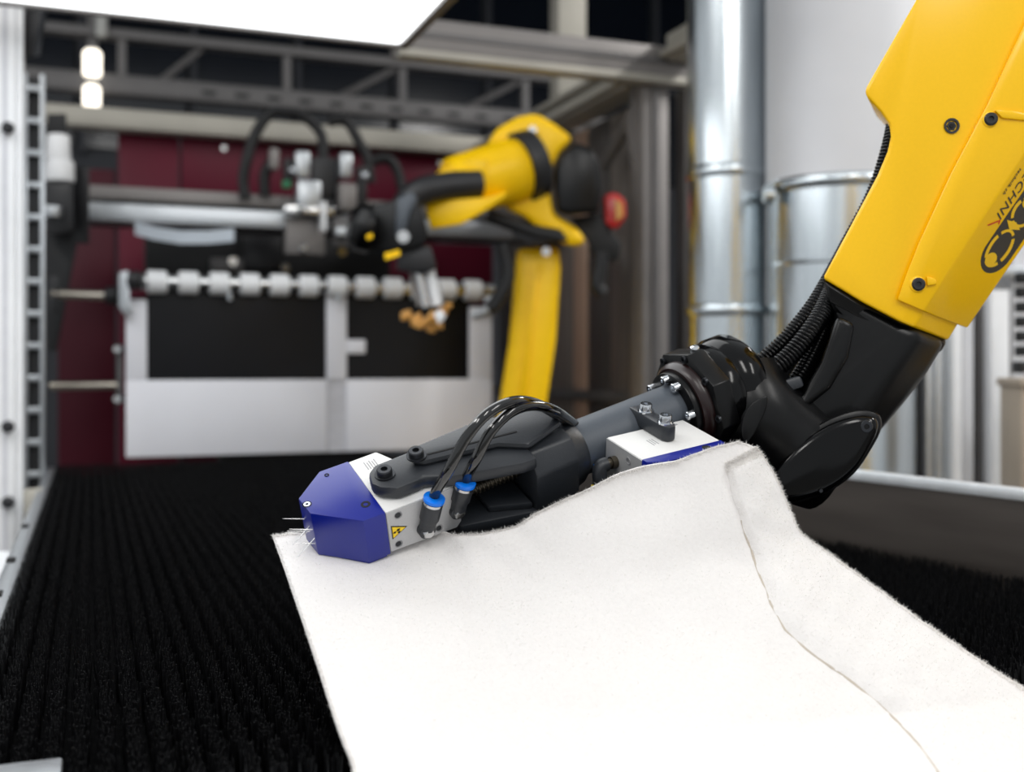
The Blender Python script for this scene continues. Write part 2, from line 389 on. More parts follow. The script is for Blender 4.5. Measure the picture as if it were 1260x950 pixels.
# ---- cell frame
def beam(name, label, g, m='alu_grey', cat='beam'):
    return tag(obj(name, g, m, None, .008), label, cat)
zb1 = aty(700, 68, 3.3).z
t = thing('portal_beam', (.9, 3.3, zb1-.06), 'thick grey aluminium beam running right from the light panel', 'beam')
obj('profile', box2(.88, 1.9, 3.26, 3.36, zb1-.06, zb1+.055), 'alu_grey', t, .008)
obj('lower_flange', box2(.88, 1.9, 3.24, 3.3, zb1-.075, zb1-.05), 'beam_warm', t, .004)
obj('groove', box2(.88, 1.9, 3.255, 3.262, zb1-.005, zb1+.012), 'alu_dim', t)
t = thing('cell_post', (1.78, 3.34, 0), 'grey upright corner post of the robot cell', 'post')
obj('profile', box2(1.73, 1.83, 3.28, 3.38, 0, zb1-.075), 'alu_grey', t, .008)
obj('groove', box2(1.765, 1.785, 3.272, 3.282, 0, zb1-.08), 'alu_dim', t)
obj('gusset', prism([(1.73, 3.33, zb1-.075), (1.70, 3.33, zb1-.2), (1.73, 3.33, zb1-.4)], (0, .02, 0)), 'alu_grey', t)
t = thing('side_beam', (1.8, 4.4, zb1-.06), 'ribbed pale beam running back from the corner post', 'beam')
obj('profile', box2(1.72, 1.84, 3.4, 5.6, zb1-.06, zb1+.05), 'beam_warm', t, .006)
obj('rib', box2(1.69, 1.72, 3.4, 5.6, zb1-.05, zb1-.03), 'beam_warm', t, .003)
obj('rib', box2(1.69, 1.72, 3.4, 5.6, zb1+.01, zb1+.03), 'beam_warm', t, .003)
t = thing('front_side_beam', (1.85, 3.1, zb1), 'short ribbed beam above the ducts near the top', 'beam')
obj('profile', box2(1.80, 1.9, 2.93, 3.25, zb1+.0, zb1+.09), 'beam_warm', t, .006)
obj('rib', box2(1.775, 1.8, 2.93, 3.25, zb1+.01, zb1+.03), 'beam_warm', t, .003)
beam('diagonal_strut', 'grey diagonal strut beside the corner post', cyl(at(785, 130, 3.75), at(742, 205, 4.05), .03, n=4), 'alu_grey', 'strut')
beam('upper_post', 'pale upright post above the portal beam', box2(1.82, 1.95, 4.2, 4.3, zb1+.06, 3.6), 'beam_warm', 'post')
# side wall of cell
t = thing('side_wall_panels', (1.86, 4.4, 0), 'row of brownish metal side panels behind the yellow robot', 'panels')
ys = [3.42, 3.62, 3.78, 3.98, 4.12, 4.5, 5.0]
for y0, y1, m in zip(ys, ys[1:], ['panel_dark', 'panel_brown', 'panel_dark', 'panel_tan', 'panel_brown', 'panel_dark']):
    obj('panel', box2(1.85, 1.88, y0+.004, y1-.004, .1, zb1-.07), m, t, .003)
obj('cross_rail', box2(1.83, 1.85, 3.45, 5.0, 1.02, 1.06), 'alu_dim', t, .003)
obj('panel', box2(1.9, 2.02, 3.3, 3.36, .1, zb1-.07), 'panel_dark', t, .003)

# ---- ducts
def duct(name, px0, px1, Z, bands, segs, label, top):
    c = at((px0+px1)/2, 452, Z); r = (px1-px0)/2/F*Z
    t = thing(name, (c.x, c.y, 0), label, 'duct', 'ventilation ducts')
    zz = lambda py: 1.15+(452-py)/F*Z
    for (ya, yb, k, m) in segs: obj('pipe_section', lathe((c.x, c.y, zz(yb)), (0, 0, 1), [(0, r*k), (zz(ya)-zz(yb), r*k)], 48), m, t)
    for y in bands:
        obj('clamp_band', lathe((c.x, c.y, zz(y)-.02), (0, 0, 1), [(0, r), (.006, r*1.035), (.016, r*1.05), (.03, r*1.035), (.036, r)], 48), 'galvanised', t)
    return t, c, r
duct('spiral_duct', 846, 948, 3.2, (215, 382), [(-260, 214, 1, 'galvanised'), (214, 382, .985, 'galvanised'), (382, 810, .97, 'galvanised')],
     'slim shiny galvanised ventilation duct with two clamp bands', 0)
t, c, r = duct('wide_duct', 946, 1124, 3.0, (232,), [(-260, 230, 1.02, 'duct_matte'), (230, 860, .97, 'galvanised')],
     'wide ventilation duct with matte white upper half behind the yellow arm', 0)
obj('clamp_bolt', cyl(at(940, 240, 2.93), at(952, 240, 2.93), .022, n=12), 'galvanised', t)
obj('seam', lathe((c.x, c.y, 1.15+(452-330)/F*3.0), (0, 0, 1), [(0, r*.97), (.004, r*.985), (.01, r*.97)], 48), 'galvanised', t)
# ---- right hand profile wall
t = thing('profile_wall', tuple(at(1190, 452, 3.0)[:2])+(0,), 'pale upright aluminium profiles standing right of the duct', 'partition')
for i, (x0, x1, dz, m) in enumerate([(1135, 1148, .06, 'alu'), (1147, 1166, .05, 'alu'), (1167, 1180, 0, 'white_paint'), (1180, 1194, .02, 'duct_matte'), (1195, 1213, .12, 'alu_dim'), (1214, 1238, 0, 'white_paint'), (1240, 1262, .05, 'duct_matte'), (1263, 1320, .04, 'white_paint')]):
    p, q = at(x0, 452, 3.0+dz), at(x1, 452, 3.0+dz); c = (p+q)/2; wd = (q-p).length
    obj('upright', box((c.x, c.y, .68 if i < 6 else .9), (wd*.96, .05, 1.36 if i < 6 else 1.8), (RT, FW, UP)), m, t, .004)
obj('top_rail', box(at(1270, 335, 3.0), (.2, .05, .03), (RT, FW, UP)), 'alu', t, .004)
obj('back_sheet', box(Vector((at(1210, 452, 3.16).x, at(1210, 452, 3.16).y, .66)), (.42, .01, 1.3), (RT, FW, UP)), 'panel_dark', t)
t = thing('control_box', tuple(at(1290, 600, 2.7)), 'beige control box at the right edge above the guard', 'box')
obj('body', box(at(1290, 535, 2.7), (.19, .12, .27), (RT, FW, UP)), 'beige_box', t, .008)
obj('lid', box(at(1290, 470, 2.69), (.2, .13, .02), (RT, FW, UP)), 'beige_box', t, .004)
t = thing('cable_chain', tuple(at(1256, 440, 2.75)), 'black cable chain at the right edge above the beige box', 'cable chain')
for k in range(6): obj('link', box(at(1258, 342+k*18, 2.75), (.03, .03, .026), (RT, FW, UP)), 'dark_deep', t, .004)
obj('base', box(at(1262, 452, 2.75), (.05, .05, .03), (RT, FW, UP)), 'dark_part', t, .004)
# ---- hanging lamps at the back
for (x0, y0, x1, y1, m, lab) in ((118, 14, 132, 46, 'lamp_body', 'unlit grey lamp tube at the top left'), (103, 62, 124, 95, 'lamp_white', 'glowing lamp tube at upper left, upper of the two lit'), (103, 105, 123, 136, 'lamp_white', 'glowing lamp tube at upper left, lower of the two lit')):
    a, b = at((x0+x1)/2, y1, 5.6), at((x0+x1)/2, y0, 5.6); r = (x1-x0)/2/F*5.6
    t = thing('hanging_lamp', tuple(a), lab, 'lamp', 'hanging lamp tubes')
    obj('tube', lathe(a, (0, 0, 1), [(0, r*.7), (.012, r), (b.z-a.z-.012, r), (b.z-a.z, r*.7)], 20), m, t)
    obj('end_cap', lathe(b, (0, 0, 1), [(0, r*.72), (.008, r*.72)], 16), 'lamp_body', t)
a = at(114, 20, 5.66); tag(obj('lamp_pole', box(a, (.05, .05, 1.2)), 'alu_dim', None, .004), 'grey vertical pole carrying the lamp tubes', 'pole')

# ================================================================== far yellow robot
t = thing('welding_robot', (1.36, 3.36, 0), 'yellow robot arm in the background holding a tan gripper over the roller', 'robot')
t.name = 'handling_robot'; ORIG[t.name] = Vector((1.36, 3.36, 0))
ZR = 3.5
obj('pedestal', lathe((1.36, 3.36, 0), (0, 0, 1), [(0, .24), (.04, .24), (.05, .17), (.5, .17), (.55, .22), (.72, .2)], 28), 'yellow_far', t)
la = obj('lower_arm', pp([(636, 305), (688, 303), (690, 330), (684, 420), (672, 500), (668, 560), (600, 580), (612, 510), (626, 420)], ZR, .17), 'yellow_far', t, .02, 3)
obj('arm_rib', pp([(656, 330), (662, 330), (644, 520), (636, 520)], ZR-.012, .02), 'yellow_far', la, .003)
obj('joint_cover', lathe(at(650, 560, ZR-.03), FW, [(0, .1), (.24, .1)], 28), 'yellow_far', t, .008)
obj('elbow_housing', pp([(597, 180), (610, 158), (638, 143), (660, 139), (682, 152), (706, 170), (690, 186), (680, 205), (678, 240), (682, 265), (715, 285), (722, 300), (705, 305), (676, 294), (645, 268), (622, 258), (612, 230), (606, 205)], ZR-.08, .26), 'yellow_far', t, .03, 3)
obj('motor_cover', pp([(681, 208), (692, 188), (707, 174), (728, 182), (738, 200), (742, 235), (738, 262), (700, 266), (684, 262)], ZR-.1, .22), 'black_paint', t, .02, 3)
obj('seal_ring', lathe(at(648, 205, ZR-.06), cv((-.86, -.33, -.4)), [(-.03, .112), (.03, .112)], 36), 'dark_part', t, .006)
ua_d = cv((-.88, -.3, -.37)).normalized()
p0 = at(640, 208, ZR-.07)
ua = obj('upper_arm', lathe(p0, ua_d, [(0, .098), (.06, .1), (.2, .092), (.24, .085)], 36), 'yellow_far', t, .006)
obj('fork_arm', pp([(600, 195), (578, 194), (533, 214), (530, 222), (560, 218), (585, 213), (600, 220)], ZR-.22, .1), 'yellow_far', ua, .012)
obj('fork_arm', pp([(622, 236), (598, 243), (540, 246), (523, 252), (530, 282), (568, 276), (600, 258), (625, 240)], ZR-.24, .14), 'yellow_far', ua, .012)
w_ = obj('forearm_shaft', tube(spline([at(590, 226, ZR-.2), at(550, 229, ZR-.24), at(518, 236, ZR-.27), at(500, 252, ZR-.28), at(498, 280, ZR-.28), at(508, 320, ZR-.28)], 6), .042, 18), 'dark_part', t)
obj('wrist_housing', pp(smooth2([(440, 258), (455, 252), (480, 248), (500, 238), (516, 250), (526, 285), (522, 300), (500, 308), (475, 310), (450, 305), (438, 285)], 3), ZR-.36, .12), 'black_paint', t, .015, 3)
obj('wrist_collar', pp([(488, 245), (505, 236), (515, 244), (505, 262), (498, 290), (486, 292)], ZR-.375, .05), 'grey_tube', t, .008)
obj('wrist_nose', lathe(at(455, 282, ZR-.42), cv((-.9, .1, -.3)), [(0, .07), (.04, .065), (.06, .045)], 24), 'black_paint', t, .004)
for q in ([(447, 272), (453, 271), (459, 292), (452, 295)], [(473, 312), (491, 307), (493, 314), (474, 320)]): obj('yellow_mark', pp(q, ZR-.485, .015), 'yellow_far', t)
obj('joint_block', pp([(490, 300), (530, 302), (538, 330), (520, 338), (488, 332)], ZR-.34, .1), 'dark_part', t, .008)
for a, b, m, rr in ((515, 332, 'steel', .02), (528, 330, 'white_paint', .022), (506, 330, 'alu_grey', .012)):
    obj('gripper_rod', cyl(at(a, b, ZR-.3), at(a+10, b+46, ZR-.3), rr*.7, n=10), m, t)
obj('screw_plate', lathe(at(497, 292, ZR-.38), -FW, [(0, .018), (.016, .018)], 12), 'steel', t)
for (x, y, s) in ((500, 388, 11), (512, 393, 12), (524, 396, 12), (536, 390, 13), (545, 383, 10), (530, 404, 10), (515, 400, 9), (552, 376, 7), (540, 400, 9)):
    obj('gripper_finger', box(at(x, y, ZR-.3+random.uniform(-.02, .02)), (s*.0029, s*.003, s*.0025), (RT.lerp(UP, random.uniform(-.4, .4)).normalized(), FW, UP)), 'tan_plastic', t, .006)
obj('gripper_insert', pp([(533, 386), (543, 380), (549, 390), (540, 400)], ZR-.36, .03), 'white_paint', t, .004)
obj('connector', pp([(742, 240), (757, 236), (770, 246), (771, 268), (758, 284), (744, 276)], ZR-.02, .1), 'red', t, .015)
obj('connector_plate', pp([(757, 245), (766, 250), (767, 266), (758, 272)], ZR-.03, .02), 'tan_plastic', t)
obj('connector_bracket', pp([(700, 268), (745, 262), (752, 285), (765, 300), (760, 322), (730, 318), (722, 296)], ZR, .08), 'dark_deep', t, .01)
for P in ([(600, 265), (628, 275), (655, 285), (690, 292)], [(740, 310), (738, 330), (735, 350), (742, 362)], [(618, 300), (625, 340), (610, 372), (600, 380)]):
    obj('cable', tube(spline([at(x, y, ZR-.08) for x, y in P]), .022, 10), 'dark_deep', t)
obj('valve_block', pp([(632, 272), (690, 282), (700, 296), (650, 302), (630, 290)], ZR-.09, .08), 'dark_part', t, .006)
for x, y in ((655, 143), (672, 292)): obj('bolt', lathe(at(x, y+18, ZR-.09), -FW, [(0, .014), (.01, .014)], 10), 'steel', t)

# ================================================================== brush table
BZ = .85
def bxr(y): return 1.247-.118*(y-1.203)
t = thing('brush_table', (.6, 2.2, 0), 'black brush table with rows of bristle tufts under the towel', 'table')
TABLE = t
obj('deck', prism([(-.1, .825, .78), (bxr(.825), .825, .78), (bxr(3.66), 3.66, .78), (-.1, 3.66, .78)], (0, 0, .034)), 'bed_base', t)
obj('front_rail', box2(-.2, 1.34, .79, .822, .76, .832), 'alu', t, .004)
obj('front_apron', prism([(.1, .792, .80), (1.34, .792, .80), (1.34, .60, .745), (.1, .60, .745)], (0, 0, .006)), 'alu', t, .002)
obj('side_rail', box2(-.127, -.102, .8, 3.66, .76, .842), 'alu', t, .004)
obj('side_plate', box2(-.20, -.137, 1.0, 2.3, .70, .80), 'white_paint', t, .004)
obj('outer_rail', box2(-.26, -.2, .9, 2.6, .74, .78), 'alu_grey', t, .004)
obj('corner_plate', box2(-.16, -.02, .826, .895, .846, .856), 'alu', t, .002)
for y in (1.62, 1.9, 2.3): obj('rail_slot', box2(-.125, -.112, y, y+.03, .8421, .846), 'hole', t)
obj('bracket', box2(-.30, -.19, 1.95, 2.0, .78, .86), 'dark_part', t, .006)
obj('bracket', pp([(28, 602), (53, 600), (54, 628), (44, 645), (30, 640)], 2.75, .1), 'beam_warm', t, .006)
for x, y in ((-.13, .85), (1.27, .85), (-.10, 3.3), (.9, 3.3)): obj('leg', box2(x-.03, x+.03, y-.03, y+.03, 0, .76), 'alu', t, .004)
g0, g1 = Vector((bxr(.5), .5, 0)), Vector((bxr(2.95), 2.95, 0)); gd = (g1-g0).normalized(); gn = Vector((gd.y, -gd.x, 0))
def gbox(o0, o1, z0, z1): return prism([g0+gn*o0+UP*z0, g1+gn*o0+UP*z0, g1+gn*o1+UP*z0, g0+gn*o1+UP*z0], UP*(z1-z0))
obj('guard_panel', gbox(.03, .034, .78, .955), 'guard_metal', t)
obj('guard_trim', gbox(.02, .046, .955, .972), 'guard_trim', t, .002)
obj('guard_foot', gbox(.012, .03, .78, .815), 'guard_metal', t)
# tufts
rng = np.random.default_rng(3)
def tuft_verts(nb, h, seed):
    r = np.random.default_rng(seed); V = []
    for k in range(nb):
        a = k*2.4; rr = .0046*math.sqrt((k+.5)/nb); b = np.array([rr*math.cos(a), rr*math.sin(a), 0])
        tip = b*1.55 + np.array([r.normal(0, .0009), r.normal(0, .0009), h*r.uniform(.9, 1.05)])
        for q, rad in ((b, .0008), (tip, .00055)):
            for j in range(3): V.append(q + rad*np.array([math.cos(j*2.09+a), math.sin(j*2.09+a), 0]))
    Fc = [f for k in range(nb) for f in [(6*k+j, 6*k+(j+1) % 3, 6*k+3+(j+1) % 3) for j in range(3)]+[(6*k+j, 6*k+3+(j+1) % 3, 6*k+3+j) for j in range(3)]+[(6*k+3, 6*k+4, 6*k+5)]]
    return np.array(V), Fc
def topx(p):
    d = p-C0; Z = d.dot(FW); return CX+F*d.dot(RT)/Z, CY-F*d.z/Z, Z
spots = []
for i, y in enumerate(np.arange(.838, 3.65, .0185)):
    for x in np.arange(-.092, bxr(y)-.004, .0205):
        spots.append((x+rng.normal(0, .0007)+(.003 if i % 2 else 0), y+rng.normal(0, .0007)))
def seen(p):
    px, py, Z = topx(Vector((p[0], p[1], BZ)))
    if not (-5 < px < 1265 and py < 955): return None
    if py > 662 and px > 335+(py-660)*97/290 and not (px > 985 and py < 660+(px-985)*.69): return None
    return Z
vis = sorted([(seen(p), k) for k, p in enumerate(spots) if seen(p)])[:300]
near = set(k for _, k in vis)
base = [tuft_verts(22, .037, s) for s in range(4)]
protos = []
for V, Fc in base:
    me = bpy.data.meshes.new('bristle_tuft'); me.from_pydata(V.tolist(), [], Fc); me.materials.append(MATS['bristle']); protos.append(me)
tb = ORIG[t.name]
for k in sorted(near):
    x, y = spots[k]; o = bpy.data.objects.new('bristle_tuft', protos[k % 4]); COL.objects.link(o); o.parent = t
    o.location = Vector((x, y, .8135))-tb; o.rotation_euler = (0, 0, (k*1.7) % 6.28)
far = [p for k, p in enumerate(spots) if k not in near]
base2 = [tuft_verts(15, .037, s+10) for s in range(4)]; AV, AF = [], []; off = 0
for i, (x, y) in enumerate(far):
    V, Fc = base2[i % 4]; c, s = math.cos(i*1.7), math.sin(i*1.7)
    R = V@np.array([[c, s, 0], [-s, c, 0], [0, 0, 1]]) + np.array([x, y, .8135])
    AV.append(R); AF.append(np.array(Fc)+off); off += len(V)
o = obj('bristle_field', (np.concatenate(AV).tolist(), np.concatenate(AF).tolist()), 'bristle', t, recalc=False); o['kind'] = 'stuff'

# ================================================================== front robot
A_ = cv((.86597575, .30799138, .39398897)); Wd = cv((-.49871913, .47366678, .72589188)); Nn = cv((-.03694895, .8250946, -.56378513))
O_ = at(474, 631, 1.02)
def T(a, w, n): return O_ + A_*(a/1000) + Wd*(w/1000) + Nn*(n/1000)
def tbox(a0, a1, w0, w1, n0, n1): return prism([T(a0, w0, n0), T(a1, w0, n0), T(a1, w1, n0), T(a0, w1, n0)], Nn*((n1-n0)/1000))
def tprism(pts, n0, n1): return prism([T(a, w, n0) for a, w in pts], Nn*((n1-n0)/1000))
RB = (1.9, .75, 0)
rob = thing('robot_arm', RB, 'yellow robot arm with black wrist and blue tipped needle grippers over the towel', 'robot')

# --- forearm (yellow), front face folds away along its lower right side
L0, L1 = Vector((1103, 401)), Vector((1273, 136)); ld = (L1-L0).normalized(); ln = Vector((-ld.y, ld.x))     # ln points right / down
if ln.x < 0: ln = -ln
def fold(px, py, k1=.0002, k2=.00085, w2=18):
    s = (Vector((px, py))-L0).dot(ln); return k1*max(0, s)+k2*max(0, s-w2)
ARM_IN = (at(1150, 290, 1)-C0).normalized()
def fz(px, py, Z): return 1/(1/Z-fold(px, py)/(Z*Z))
def folded_prism(outl, Z, th, cuts=(0, 18), dz=0.0):
    bm = bmesh.new(); n = len(outl)
    vs = [bm.verts.new((x, y, 0)) for x, y in outl]; bm.faces.new(vs)
    for c in cuts:
        P = L0+ln*c
        bmesh.ops.bisect_plane(bm, geom=bm.verts[:]+bm.edges[:]+bm.faces[:], plane_co=(P.x, P.y, 0), plane_no=(ln.x, ln.y, 0))
    ex = bmesh.ops.extrude_face_region(bm, geom=bm.faces[:])
    back = [g for g in ex['geom'] if isinstance(g, bmesh.types.BMVert)]; bs = set(back)
    pos = {}
    for v in bm.verts:
        x, y = v.co.x, v.co.y
        pos[v] = at(x, y, fz(x, y, Z) if th < .1 else Z)+ARM_IN*th if v in bs else at(x, y, fz(x, y, Z+dz))
    bm.verts.index_update(); V = [pos[v] for v in bm.verts]; Fc = [tuple(v.index for v in f.verts) for f in bm.faces]
    bm.free(); return V, Fc
ZF = 1.2
fo = obj('forearm', folded_prism([(1012, 343), (1030, 309), (1055, 262), (1080, 215), (1092, 186), (1096, 168), (1094, 152), (1084, 138), (1066, 119), (1064, 110), (1072, 96), (1128, -2), (1240, -200), (1520, -200), (1440, -20), (1260, 262), (1166, 420), (1110, 398), (1060, 372), (1034, 356)], ZF, .2), 'yellow', rob, .004, 3)
cv_o = folded_prism([(1104, 369), (1112, 345), (1131, 297), (1170, 213), (1216, 126), (1262, 26), (1340, -140), (1500, -140), (1420, 20), (1262, 299), (1190, 404), (1150, 389)], ZF-.006, .03)
cover = obj('forearm_cover', cv_o, 'yellow', rob, .0022, 2)
def onface(px, py, lift=0): return at(px, py, fz(px, py, ZF-.006-lift))
def recess(px, py, r, m, par, ri=.55):
    c = at(px, py, fz(px, py, ZF-.0005))
    obj('screw', join(lathe(c, -FW, [(0, r), (.0012, r), (.0012, r*.72), (-.001, r*.66)], 24, False), lathe(c+FW*.001, -FW, [(0, r*.68), (.0014, r*.6)], 6)), 'dark_part', par)
    obj('screw_socket', lathe(c-FW*.0004, -FW, [(0, r*.32), (.0012, r*.32)], 6), 'hole', par)
recess(1171, 155, .0085, 'dark_part', fo)
for x, y in ((1218, 147), (1129, 350)):
    c = onface(x, y)
    obj('pocket', lathe(c, -FW, [(-.001, .0095), (.0005, .0088), (.0012, .0078)], 24), 'yellow', cover)
    obj('screw', lathe(c+RT*.0008, -FW+RT*-.25, [(0, .0072), (.003, .0072), (.0045, .0055), (.0045, .003), (.002, .003)], 20), 'dark_part', cover)
for q in ([(1222, 136), (1245, 137), (1270, 143), (1270, 150), (1232, 146)], [(1139, 340), (1150, 343), (1152, 350), (1140, 352)]):
    obj('pocket_rib', prism([onface(x, y) for x, y in q], -FW*.0035), 'yellow', cover, .0015)
# decal
ad = (Vector((1262, 299))-Vector((1190, 404))).normalized(); an = Vector((-ad.y, ad.x))
if an.x < 0: an = -an
def dk(u, v): q = Vector((1215, 322))+ad*u+an*v; return q.x, q.y          # u along the arm upward, v across to the right
def flat(pts, m, lift, name, th=.0004): obj(name, prism([onface(*dk(u, v), lift) for u, v in pts], FW*th), m, cover)
cap = [(18+30*math.cos(a), 4.5+17*math.sin(a)) for a in np.linspace(math.pi/2, 3*math.pi/2, 16)]
flat(cap + [(120, -12.5), (120, 21.5)], 'decal_dark', .0006, 'logo_band')
def arcband(u0, v0, ru, rv, t, a0, a1, m, lift, nm):
    A = np.linspace(a0, a1, 12); flat([(u0+ru*math.cos(a), v0+rv*math.sin(a)) for a in A]+[(u0+(ru-t)*math.cos(a), v0+(rv-t)*math.sin(a)) for a in A[::-1]], m, lift, nm)
for u0, ru, rv in ((22, 27, 13), (76, 21, 14)):
    for k in range(4): arcband(u0, 3, ru, rv, 3.6, k*1.571+.12+.6, k*1.571+1.45+.6, 'decal_yellow', .0011, 'logo_ring')
A = np.linspace(0, 6.28, 18)[:-1]
flat([(5+9*math.cos(a), 2+6.5*math.sin(a)) for a in A], 'decal_yellow', .0012, 'logo_disc')
flat([(88+8*math.cos(a), 0+6*math.sin(a)) for a in A], 'decal_yellow', .0012, 'logo_disc')
flat([(48, 0), (56, -9), (60, 2), (55, 11)], 'decal_yellow', .0012, 'logo_link')
def text(s, u, v, size, m, nm):
    cu = bpy.data.curves.new(nm, 'FONT'); cu.body = s; cu.size = size; cu.extrude = .0001; cu.align_x = 'RIGHT'; cu.space_character = 1.12
    P0, Pu, Pv = onface(*dk(u, v), .0009), onface(*dk(u-10, v), .0009), onface(*dk(u, v+10), .0009)
    X = (Pu-P0).normalized(); Y = (Pv-P0); Y = (Y-X*Y.dot(X)).normalized(); Zx = X.cross(Y)
    tmp = bpy.data.objects.new(nm, cu); me = bpy.data.meshes.new_from_object(tmp); me.name = nm; bpy.data.objects.remove(tmp)
    o = bpy.data.objects.new(nm, me); COL.objects.link(o); me.materials.clear(); me.materials.append(MATS[m]); o.parent = cover
    M = Matrix((X, Y, Zx)).transposed().to_4x4(); M.translation = P0-ORIG[rob.name]; o.matrix_local = M
text('TECHNI', 54, -23.5, .0185, 'decal_dark', 'lettering')
text('technik.ch', 80, -32, .0075, 'decal_dark', 'small_lettering')
for q in ([(51, -16.5), (37.5, -25.5), (37, -24), (50.5, -15)], [(51, -16.5), (52, -15.5), (46, -14), (46, -15.4)]): flat(q, 'decal_red', .0009, 'red_chevron')
# out of frame part of the robot
eb = at(1490, -330, 1.3)
obj('elbow_joint', lathe(eb-FW*.16, FW, [(0, .15), (.03, .17), (.3, .17), (.33, .15)], 32), 'yellow', rob)
obj('forearm_root', tube([at(1390, -140, 1.3), eb], .15, 20), 'yellow', rob)
obj('lower_arm', tube([eb+FW*.2, Vector((1.95, .9, .62))], .11, 20), 'yellow', rob, .02)
obj('pedestal', lathe((1.9, .75, 0), (0, 0, 1), [(0, .26), (.05, .26), (.06, .2), (.5, .18), (.56, .24), (.7, .22)], 32), 'yellow', rob)

# --- wrist
def fold_w(px, py):
    s = (Vector((px, py))-Vector((1134, 410))).dot(Vector((.82, .57))); return .0011*max(0, s)
wr = [(1014, 346), (1040, 360), (1062, 373), (1110, 399), (1164, 421), (1140, 462), (1112, 498), (1084, 530), (1066, 560), (1030, 590), (990, 600), (950, 575), (930, 545), (935, 520), (952, 512), (962, 500), (985, 486), (996, 468), (1008, 448), (1018, 428), (1022, 404), (1031, 390), (1022, 380)]
bm = bmesh.new(); bm.faces.new([bm.verts.new((x, y, 0)) for x, y in wr])
bmesh.ops.bisect_plane(bm, geom=bm.verts[:]+bm.edges[:]+bm.faces[:], plane_co=(1134, 410, 0), plane_no=(.82, .57, 0))
bmesh.ops.extrude_face_region(bm, geom=bm.faces[:]); nv = len(bm.verts); bm.verts.index_update()
half = nv//2; V = []
for i, v in enumerate(bm.verts):
    V.append((v.co.x, v.co.y, i))
faces = [tuple(v.index for v in f.verts) for f in bm.faces]
orig_ids = set(range(half)); bm.free()
geo = ([at(x, y, 1.205+fold_w(x, y)) if i < half else at(x, y, 1.205)+ARM_IN*.13 for x, y, i in V], faces)
wrist = obj('wrist_body', geo, 'black_paint', rob, .012, 3)
obj('collar', folded_prism([(1012, 343), (1060, 372), (1110, 398), (1166, 420), (1156, 436), (1104, 416), (1050, 388), (1020, 372)], ZF+.003, .17, cuts=()), 'black_paint', rob, .004)
obj('hose_channel', pp([(1012, 350), (1036, 362), (1030, 420), (1004, 476), (955, 500), (930, 486), (972, 446), (1000, 398)], 1.262, .05), 'black_paint', wrist, .006)
obj('shoulder_web', pp([(1030, 388), (1052, 398), (1044, 440), (1022, 478), (985, 508), (948, 524), (958, 505), (986, 488), (1010, 446), (1020, 418)], 1.188, .03), 'black_paint', wrist, .008, 3)
obj('joint_cover', pp(smooth2([(948, 596), (958, 572), (985, 545), (1020, 522), (1055, 511), (1076, 513), (1081, 526), (1070, 550), (1050, 580), (1018, 604), (975, 618), (952, 612)], 4), 1.165, .05), 'black_gloss', wrist, .01, 3)
obj('cover_rim', pp(smooth2([(944, 590), (956, 566), (985, 538), (1020, 515), (1056, 504), (1080, 508), (1085, 526), (1072, 553), (1050, 584), (1018, 606), (975, 620), (950, 612)], 4), 1.178, .05), 'black_paint', wrist, .006)
obj('cover_screw', lathe(at(1066, 525, 1.166), -FW, [(0, .0075), (.0015, .006), (.0015, .003), (-.001, .003)], 18), 'bolt_black', wrist)
obj('cover_screw', lathe(at(1010, 604, 1.166), -FW, [(0, .0022), (.0012, .0018)], 14), 'bolt_black', wrist)
# J6 ring stack around the tool axis
AX = (22, -36)
def tl(a): return T(a, AX[0], AX[1])
ob = lambda nm, prof, m, n=40, bev=0, x=None: obj(nm, lathe(tl(0), A_, [(a/1000, r/1000) for a, r in prof], n, x=x), m, rob, bev)
ob('tool_tube', [(160, 29), (372, 29)], 'grey_tube', 40)
ob('tool_flange', [(350, 30), (350, 42), (359, 42), (359, 30)], 'black_paint', 40, .001)
ob('flange_seal', [(358, 45), (362, 49), (368, 50), (372, 50)], 'dark_red_ring', 44)
ob('flange_plate', [(369, 40), (369, 62), (392, 62), (392, 40)], 'black_paint', 8, .0015, x=(Nn*math.cos(.1)+Wd*math.sin(.1)).normalized())
ob('flange_ring', [(391, 57), (402, 59), (410, 56), (418, 60), (436, 60), (444, 54)], 'black_gloss', 44)
for k, ang in enumerate(np.radians([20, 75, 130, 185, 240, 295, 350])):
    c = tl(349) + (Nn*math.cos(ang)+Wd*math.sin(ang))*.036
    b = obj('flange_bolt', lathe(c, -A_, [(-.001, .0052), (.006, .0052), (.0068, .0045), (.0068, .0025), (.004, .0025)], 16), 'bolt_steel', rob)
for ang in np.radians([10, 55, 330, 285]):
    c = tl(368.5) + (Nn*math.cos(ang)+Wd*math.sin(ang))*.055
    obj('flange_screw', lathe(c, -A_, [(-.001, .0042), (.002, .0042), (.002, .002), (0, .002)], 14), 'bolt_black', rob)
obj('flange_nut', lathe(tl(384)+Nn*.058+Wd*.012, Nn, [(0, .005), (.005, .005), (.006, .003)], 10), 'bolt_steel', rob)
obj('wrist_link', tube(spline([tl(440), at(925, 505, 1.215), at(955, 535, 1.22), at(985, 560, 1.225), at(1010, 570, 1.23)], 8), .054, 26), 'black_paint', rob)
obj('link_saddle', pp([(868, 437), (884, 440), (905, 455), (925, 468), (950, 472), (985, 462), (990, 476), (960, 486), (948, 490), (928, 482), (898, 462)], 1.185, .09), 'black_plastic', rob, .004)
obj('link_clip', pp(smooth2([(918, 505), (932, 492), (944, 488), (942, 505), (930, 530), (918, 545), (912, 530)], 3), 1.15, .04), 'black_paint', rob, .006)
